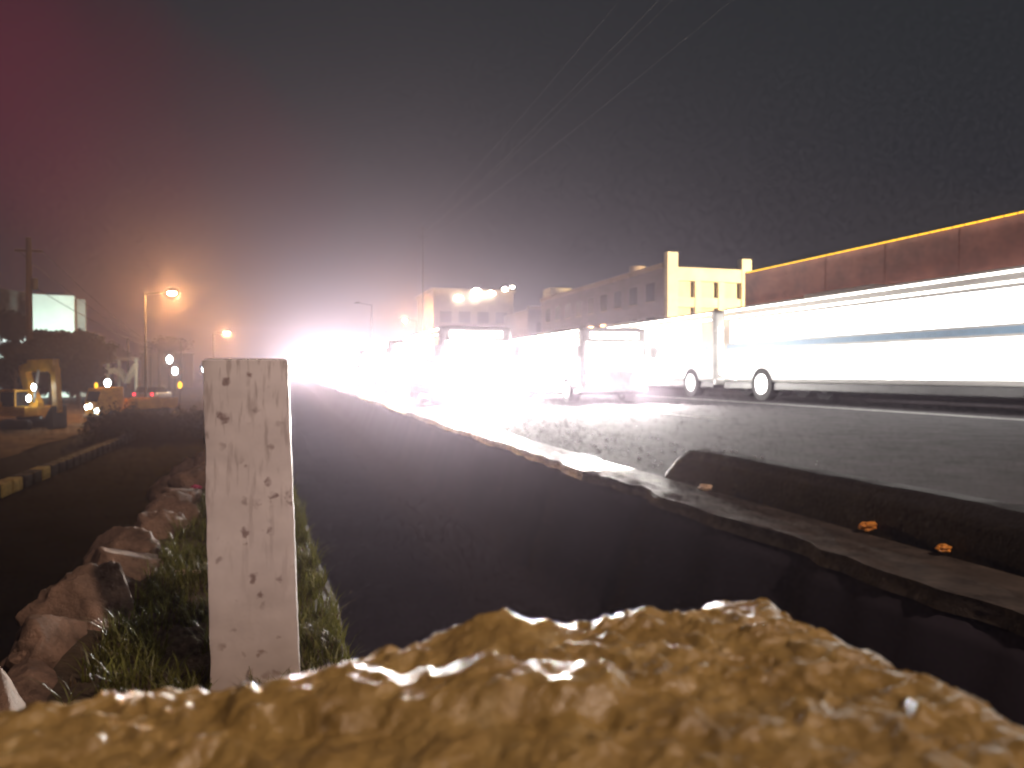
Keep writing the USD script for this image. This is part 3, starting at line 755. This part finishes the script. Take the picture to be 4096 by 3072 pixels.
# ------------------------------------------------------------------ left background
gb = at(-40, 340, 95); gh = thing('grey_hall', 'grey walled hall at the left edge behind the utility pole', 'building', (gb[0], gb[1], LOW), 12)
obj('wall', box(0, 9.2, 0, 12, 0, 13.6), 'grey_wall', gh)
obj('roof', hull([(0 - 0.3, -0.4, 14.9), (9.5, -0.4, 13.7), (9.5, 12, 13.7), (-0.3, 12, 14.9), (-0.3, -0.4, 13.6), (9.5, -0.4, 13.6), (-0.3, 12, 13.6), (9.5, 12, 13.6)]), 'grey_wall', gh)
sp_ = at(-12, 339, 84)
sh = thing('lit_kiosk', 'low shop front with bright white lit windows at the left edge', 'shop', (sp_[0], sp_[1], LOW), 12)
obj('wall', box(0, 4.6, 0.1, 3, 0, 8.0), 'grey_wall', sh)
for i in range(4):
    fr = obj('window', box(0.15 + i * 1.1, 1.15 + i * 1.1, 0.02, 0.099, 5.2, 7.5), 'black_plastic', sh)
    obj('pane', box(0.2 + i * 1.1, 1.1 + i * 1.1, 0.0, 0.019, 5.25, 7.45), 'shop_window', fr)
obj('canopy', box(-0.2, 4.8, -0.8, 0.1, 7.6, 7.75), 'grey_wall', sh)

wb = at(31, 340, 92)
wh = thing('white_hall', 'cube shaped white hall lit pale green beside the utility pole', 'building', (wb[0], wb[1], LOW), 12)
obj('wall', box(0, 4.7, 0, 9, 0, 12.9), 'white_wall', wh)
obj('roof', box(-0.08, 4.78, -0.08, 9.08, 12.9, 13.05), 'white_wall', wh)
obj('side_wing', box(4.702, 5.9, 1.6, 8, 0, 12.8), 'grey_wall', wh)
fl = thing('floodlight', 'floodlight on a short mast in front of the white hall', 'floodlight', at(52, 352, 84) * [1, 1, 0] + [0, 0, LOW], 12)
obj('pole', tube((0, 0, 0), (0, 0, 4.0), 0.05, n=8), 'pole_steel', fl)
obj('lamp_housing', rbox(-0.4, 0.4, -0.12, 0.12, 3.9, 4.4, 0.03), 'black_plastic', fl)
ar = UsdLux.RectLight.Define(stage, str(fl.GetPath()) + '/lamp_beam')
ar.CreateWidthAttr(0.7); ar.CreateHeightAttr(0.4); ar.CreateIntensityAttr(4000.0); ar.CreateColorAttr(Gf.Vec3f(0.75, 1.0, 0.9))
ar.AddTranslateOp().Set(Gf.Vec3d(0, 0.16, 4.2)); ar.AddRotateXOp().Set(112.0)

up_ = at(29.5, 345, 66)
ut = thing('utility_pole', 'dark wooden utility pole in front of the white hall', 'utility pole', (up_[0], up_[1], LOW))
obj('pole', tube((0, 0, 0), (0, 0, up_[2] - LOW + (345 - 238) / HF * 66), 0.34, 0.22, 12), 'wood_pole', ut)
zt = up_[2] + (345 - 250) / HF * 66 - LOW
obj('cross_arm', box(-1.1, 1.1, -0.07, 0.07, zt - 0.2, zt), 'wood_pole', ut)
obj('transformer', tube((0.5, -0.2, zt - 3.6), (0.5, -0.2, zt - 2.6), 0.3, n=14), 'black_plastic', ut)
top = np.array([up_[0], up_[1], zt + LOW])
for i, (dx, dz) in enumerate(((-1, 0), (1, 0), (0.2, -3.2))):
    cable('service_cable', sag(top + [dx, 0, dz], at(150 + i * 10, 345 + i * 5, 110), 0.6, 24), 0.03, label=('service cable from the left end of the pole cross arm', 'service cable from the right end of the pole cross arm', 'lowest service cable hanging from the utility pole')[i], cat='cable', group='service cables from the utility pole')


def leaf_cloud(blobs, n, size, seed):
    g = np.random.default_rng(seed); P = []
    w = np.array([b[3] * b[4] * b[5] for b in blobs]); w = w / w.sum()
    for b, k in zip(blobs, (w * n).astype(int)):
        d = g.normal(size=(k, 3)); d /= np.linalg.norm(d, axis=1)[:, None]; r = g.uniform(0.35, 1, k) ** 0.6
        c = np.array(b[:3]) + d * r[:, None] * np.array(b[3:6]) * (0.7 + 0.6 * meshkit.fbm(d * 2 + seed, 2, seed))[:, None]
        a = g.normal(size=(k, 3)); a /= np.linalg.norm(a, axis=1)[:, None]; q = np.cross(a, g.normal(size=(k, 3))); q /= np.linalg.norm(q, axis=1)[:, None]
        s = size * g.uniform(0.6, 1.4, k)[:, None]
        P.append(np.stack([c - a * s, c + q * s * 0.5, c + a * s, c - q * s * 0.5], 1))
    P = np.vstack(P); base = (np.arange(len(P)) * 4)[:, None]
    F = np.concatenate([base + [0, 1, 2], base + [0, 2, 3]], 1).reshape(-1, 3)
    return trimesh.Trimesh(P.reshape(-1, 3), F, process=False)


def make_tree(label, u, v, depth, w, h, seed, group='dark trees on the left', trunk=True):
    p = at(u, v, depth); b = np.array([p[0], p[1], LOW]); H = p[2] - LOW
    t = thing('dark_tree', label, 'tree', b, 0, group)
    obj('trunk', cat(tube((0, 0, 0), (0.1, 0, H * 0.75), 0.22, 0.10, 8), tube((0.05, 0, H * 0.5), (-w * 0.25, 0.2, H * 0.9), 0.09, 0.04, 6), tube((0.05, 0, H * 0.55), (w * 0.25, -0.2, H * 0.95), 0.09, 0.04, 6)), 'bark', t)
    g = np.random.default_rng(seed)
    bl = [(g.uniform(-0.5, 0.5) * w, g.uniform(-0.4, 0.4) * w, H + g.uniform(-0.4, 0.35) * h, w * g.uniform(0.28, 0.42), w * 0.35, h * g.uniform(0.25, 0.4)) for _ in range(8)]
    obj('crown', leaf_cloud(bl, 5000, 0.20, seed), 'tree_leaf', t, smooth=False)


make_tree('dark round tree at the left edge in front of the grey hall', 8, 324, 78, 3.2, 3.2, 1)
make_tree('dark low tree below the white hall right of the utility pole', 52, 346, 70, 3.4, 2.6, 2)
make_tree('dark tree with a higher crown right of the white hall', 78, 345, 74, 3.2, 3.0, 3)
make_tree('dark spreading tree left of the utility pole foot under the shop', 14, 358, 64, 3.6, 2.4, 4)
make_tree('dark broad tree behind the yellow tipper lorry', 88, 356, 76, 3.6, 2.6, 5)
make_tree('dark tree behind the footbridge', 112, 352, 150, 7.0, 4.0, 6)
make_tree('dark far tree above the pale wall behind the yard lamps', 165, 350, 160, 8.0, 5.0, 7)

make_tree('dark shrub on the ground below the shop at the left edge', 22, 374, 66, 3.0, 2.6, 11, 'dark shrubs below the halls')
make_tree('dark shrub on the ground below the white hall', 50, 374, 68, 3.0, 2.8, 12, 'dark shrubs below the halls')
make_tree('dark shrub on the ground behind the cab of the tipper lorry', 78, 374, 70, 3.0, 2.8, 13, 'dark shrubs below the halls')

# hedge
hb = at(150, 405, 34)
hd = thing('hedge', 'overgrown brown green hedge stretching from the tipper lorry to the white post', 'hedge', (hb[0], hb[1], LOW), 14)
bl = []
g1 = np.random.default_rng(9)
for i in range(26):
    q = -2.3 + i * 0.21
    bl.append((q, g1.uniform(-0.5, 0.5), 0.5 + g1.uniform(-0.1, 0.25), 0.5, 0.6, 0.75 + g1.uniform(-0.1, 0.3)))
obj('foliage', leaf_cloud(bl, 16000, 0.06, 9), 'hedge_leaf', hd, smooth=False)
obj('stems', cat(*[tube((q, 0, 0), (q + 0.1, 0.1, 1.1), 0.02, n=5) for q in np.linspace(-2.2, 2.9, 22)]), 'bark', hd)

# painted kerb stones on the lower road
kb = thing('painted_kerb', 'row of dark kerb blocks with a few yellow painted ones along the lower road', 'kerb', (-6.95, 0, LOW))
for i in range(26):
    y0 = 17.0 + i * 0.78
    obj('kerb_block', rbox(-0.22, 0.16, y0, y0 + 0.66, 0.0, 0.36, 0.05), 'kerb_yellow' if i in (3, 5, 6, 9) else 'kerb_black', kb)

# excavator
eb = at(40, 425, 40)
ex = thing('excavator', 'yellow excavator with arched boom folded down to its bucket on the dirt yard', 'excavator', (eb[0], eb[1], LOW + 0.05), -math.degrees(YAW) - 20)
S_ = 40 / HF      # metres per picture unit at that distance


def E(u, v, dy=0.0):
    return np.array([(u - 40) * S_, dy, (425 - v) * S_])


def beam_(pts, w, th):
    return [hull([np.array(a) + [dx, s * w / 2, dz] for a in (pts[i], pts[i + 1]) for s in (-1, 1) for dx in (-th / 2, th / 2) for dz in (-th / 2, th / 2)]) for i in range(len(pts) - 1)]


for s in (-1, 1):
    obj('track', rbox(-1.95, 0.3, min(s * 0.55, s * 0.95), max(s * 0.55, s * 0.95), 0.0, 0.55, 0.2), 'black_plastic', ex)
obj('turntable', tube((-0.8, 0, 0.5), (-0.8, 0, 0.72), 0.6, n=18), 'black_plastic', ex)
hs = obj('house', rbox(-2.1, 0.1, -0.95, 0.95, 0.7, 1.25, 0.08), 'digger_yellow', ex)
obj('counterweight', rbox(-2.35, -1.6, -0.92, 0.92, 0.75, 1.55, 0.12), 'digger_yellow', ex)
cb = obj('cab', cat(*[box(x0, x1, y0, y1, 1.24, 2.05) for x0, x1 in ((-1.9, -1.80), (-0.72, -0.62)) for y0, y1 in ((-0.95, -0.87), (-0.1, -0.02))], rbox(-1.95, -0.55, -0.98, 0.02, 2.04, 2.16, 0.05)), 'digger_yellow', ex)
obj('glass', box(-1.82, -0.70, -0.90, -0.07, 1.26, 2.03), 'dark_window', cb)
obj('boom', cat(*beam_([E(38, 402), E(26, 385), E(19, 366), E(36, 360.5)], 0.36, 0.36), *beam_([E(33, 362), E(57, 361)], 0.36, 0.62)), 'digger_yellow', ex)
obj('stick', cat(*beam_([E(57, 361), E(62, 368), E(64.5, 405)], 0.30, 0.34)), 'digger_yellow', ex)
obj('hydraulic_ram', tube(E(37, 398, -0.22), E(44, 366, -0.22), 0.07, n=8), 'steel', ex)
obj('bucket', hull([E(66, 402, s * 0.4) for s in (-1, 1)] + [E(58, 412, s * 0.4) for s in (-1, 1)] + [E(61, 426, s * 0.4) for s in (-1, 1)] + [E(67.5, 422, s * 0.4) for s in (-1, 1)], 0.03), 'black_plastic', ex)
for (u, v) in ((43, 394), (50, 383)):
    obj('work_lamp', trimesh.Trimesh(trimesh.creation.icosphere(2, 0.14).vertices * [1, 0.6, 1.3] + E(u, v, -0.75), trimesh.creation.icosphere(2, 0.14).faces), 'white_lamp', ex)

# yellow tipper lorry behind the hedge
tb = at(92, 408, 44)
tp = thing('tipper_lorry', 'yellow tipper lorry with headlights on beside the hedge', 'lorry', (tb[0], tb[1], LOW), -math.degrees(YAW) - 28)
obj('cab', hull([(xx, yy, zz) for xx in (-0.62, 0.70) for yy, zz in ((0, 0.55), (0, 1.35), (0.25, 2.15), (1.5, 2.2), (1.5, 0.55))], 0.04), 'digger_yellow', tp)
obj('windscreen', hull([(xx, yy, zz) for xx in (-0.54, 0.60) for yy, zz in ((-0.05, 1.40), (0.14, 2.0), (0.2, 2.0), (0.1, 1.4))]), 'dark_window', tp)
obj('bed', cat(rbox(-1.0, 1.0, 1.7, 5.2, 0.85, 1.05, 0.03), box(-1.0, -0.94, 1.7, 5.2, 1.04, 1.5), box(0.94, 1.0, 1.7, 5.2, 1.04, 1.5)), 'digger_yellow', tp)
obj('bumper', rbox(-0.75, 0.8, -0.12, 0.05, 0.35, 0.62, 0.04), 'stucco_yellow', tp)
obj('chassis', box(-0.4, 0.4, 0.2, 5.0, 0.5, 0.84), 'black_plastic', tp)
for yy in (0.8, 4.0):
    for s in (-1, 1):
        wheel_parts(tp, min(s * 0.6, s * 0.86), max(s * 0.6, s * 0.86), yy, 0.42)
for (xx, zz, r) in ((-0.45, 1.05, 0.14), (-0.1, 1.12, 0.14), (0.35, 0.80, 0.12), (0.6, 0.86, 0.14)):
    obj('headlight', trimesh.Trimesh(trimesh.creation.icosphere(2, r).vertices * [1, 0.5, 1] + [xx, -0.05, zz], trimesh.creation.icosphere(2, r).faces), 'white_lamp', tp)
obj('beacon', trimesh.Trimesh(trimesh.creation.icosphere(2, 0.12).vertices * [0.8, 0.8, 1.5] + [-0.2, 0.4, 2.35], trimesh.creation.icosphere(2, 0.12).faces), 'amber_lamp', tp)

# footbridge
fb = at(95, 372, 120)
br = thing('footbridge', 'pale footbridge with covered stairs crossing far off behind the hedge', 'footbridge', (fb[0], fb[1], LOW), -math.degrees(YAW))
s2 = 120 / HF


def F(u, v):
    return np.array([(u - 95) * s2, 0.0, fb[2] - LOW + (372 - v) * s2])


def slab(a, b, th, w=2.0):
    return hull([np.array(q) + [0, s * w / 2, dz] for q in (a, b) for s in (-1, 1) for dz in (-th / 2, th / 2)])


obj('deck', slab(F(94, 371), F(119, 371), 0.9), 'bridge_paint', br)
obj('stair', slab(F(119, 371), F(127, 381), 0.8), 'bridge_paint', br)
obj('stair', slab(F(127, 381), F(136, 366), 0.8, 1.6), 'bridge_paint', br)
obj('canopy', slab(F(94, 358), F(136, 359), 0.5, 2.6), 'grey_wall', br)
for u in (96, 108, 119, 136):
    obj('pillar', tube(F(u, 358.5), [F(u, 0)[0], 0, 0], 0.25, n=8), 'bridge_paint', br)
pw_ = at(141, 368, 150)
pwl = thing('pale_wall', 'pale grey boundary building far behind the yard lamps', 'building', (pw_[0], pw_[1], LOW), -math.degrees(YAW))
obj('wall', box(0, 9.0, 0, 4, 0, 150 / HF * 14 + pw_[2] - LOW), 'grey_wall', pwl)
for u in (2.0, 3.8, 5.6):
    obj('pier', box(u, u + 0.3, -0.12, -0.002, 0, 150 / HF * 13 + pw_[2] - LOW), 'black_plastic', pwl)
obj('roof', box(-0.2, 9.2, -0.2, 4.2, 150 / HF * 14 + pw_[2] - LOW, 150 / HF * 14 + pw_[2] - LOW + 0.2), 'grey_wall', pwl)

# yard lamps and thin poles
for (u, v, d, lab) in ((169.5, 359.6, 110, 'white yard lamp highest of the three near the pale wall'), (175, 371, 105, 'white yard lamp lowest of the three near the pale wall'), (205, 369, 90, 'white yard lamp touching the left edge of the white post'), (107.5, 383, 60, 'white lamp on a short post beside the tipper lorry')):
    q = at(u, v, d)
    yl = thing('yard_lamp', lab, 'lamp', (q[0], q[1], LOW), 0, 'white yard lamps left of the post')
    H = q[2] - LOW; r = 3.4 * d / HF
    obj('pole', tube((0, 0, 0), (0, 0, H - r), 0.06, n=6), 'pole_steel', yl)
    obj('globe', trimesh.Trimesh(trimesh.creation.icosphere(2, r).vertices * [0.8, 0.8, 1.15] + [0, 0, H], trimesh.creation.icosphere(2, r).faces), 'white_lamp', yl)
for (u, v0, lab) in ((128, 338, 'pale thin pole rising above the footbridge'), (151, 356, 'dark thin pole nearest the footbridge stairs'), (159, 350, 'thin pole between the dark pole and the yard lamps'), (181, 342, 'thin pole right of the yard lamps')):
    q = at(u, v0, 125)
    pl = obj('thin_pole', tube((q[0], q[1], LOW), (q[0], q[1], q[2]), 0.22, 0.14, 8), 'pole_steel', label=lab, cat='pole')
# waiting cars on the far lower street seen by their tail lamps
for (u, v, lab) in ((143, 390, 'far parked car with two red tail lamps left of the yard lamps'),):
    q = at(u, v, 80)
    c = thing('far_car', lab, 'car', (q[0], q[1], LOW), -math.degrees(YAW))
    obj('body', rbox(-1.3, 1.3, 0, 4, 0.3, 0.95, 0.15), 'silver_paint', c)
    obj('cabin', hull([(s * 1.1, yy, zz) for s in (-1, 1) for yy, zz in ((0.5, 0.9), (3.2, 0.9), (1.0, 1.5), (2.4, 1.5))], 0.05), 'dark_window', c)
    for s in (-1, 1):
        obj('tail_lamp', rbox(s * 0.98 - 0.16, s * 0.98 + 0.16, -0.05, 0.05, 0.62, 0.95, 0.04), 'tail_lamp', c)
        for yy in (0.8, 3.2):
            wheel_parts(c, min(s * 1.0, s * 1.28), max(s * 1.0, s * 1.28), yy, 0.32)
q = at(180, 385, 70)
bc = thing('amber_beacon', 'small amber lamp on a stand above the hedge', 'lamp', (q[0], q[1], LOW))
obj('stand', tube((0, 0, 0), (0, 0, q[2] - LOW - 0.2), 0.05, n=6), 'pole_steel', bc)
obj('lens', trimesh.Trimesh(trimesh.creation.icosphere(2, 0.3).vertices * [0.7, 0.7, 1.1] + [0, 0, q[2] - LOW], trimesh.creation.icosphere(2, 0.3).faces), 'amber_lamp', bc)

# ------------------------------------------------------------------ haze added to stand for lens bloom
HAZE = 0.0016
M['bloom_haze'] = usdkit.material(stage, '/World/Looks/bloom_haze', {'v': ('principled_volume', {'color': (0.95, 0.80, 0.98), 'density': HAZE, 'anisotropy': 0.87})}, [], volume='v.volume')  # violet tint carries lens flare colour into the added air
if HAZE:
    obj('haze', box(-400, 400, -80, 460, LOW - 1.5, 27.0), 'bloom_haze', smooth=False, kind='stuff', label='thin added haze standing for lens bloom round the lamps', cat='haze')
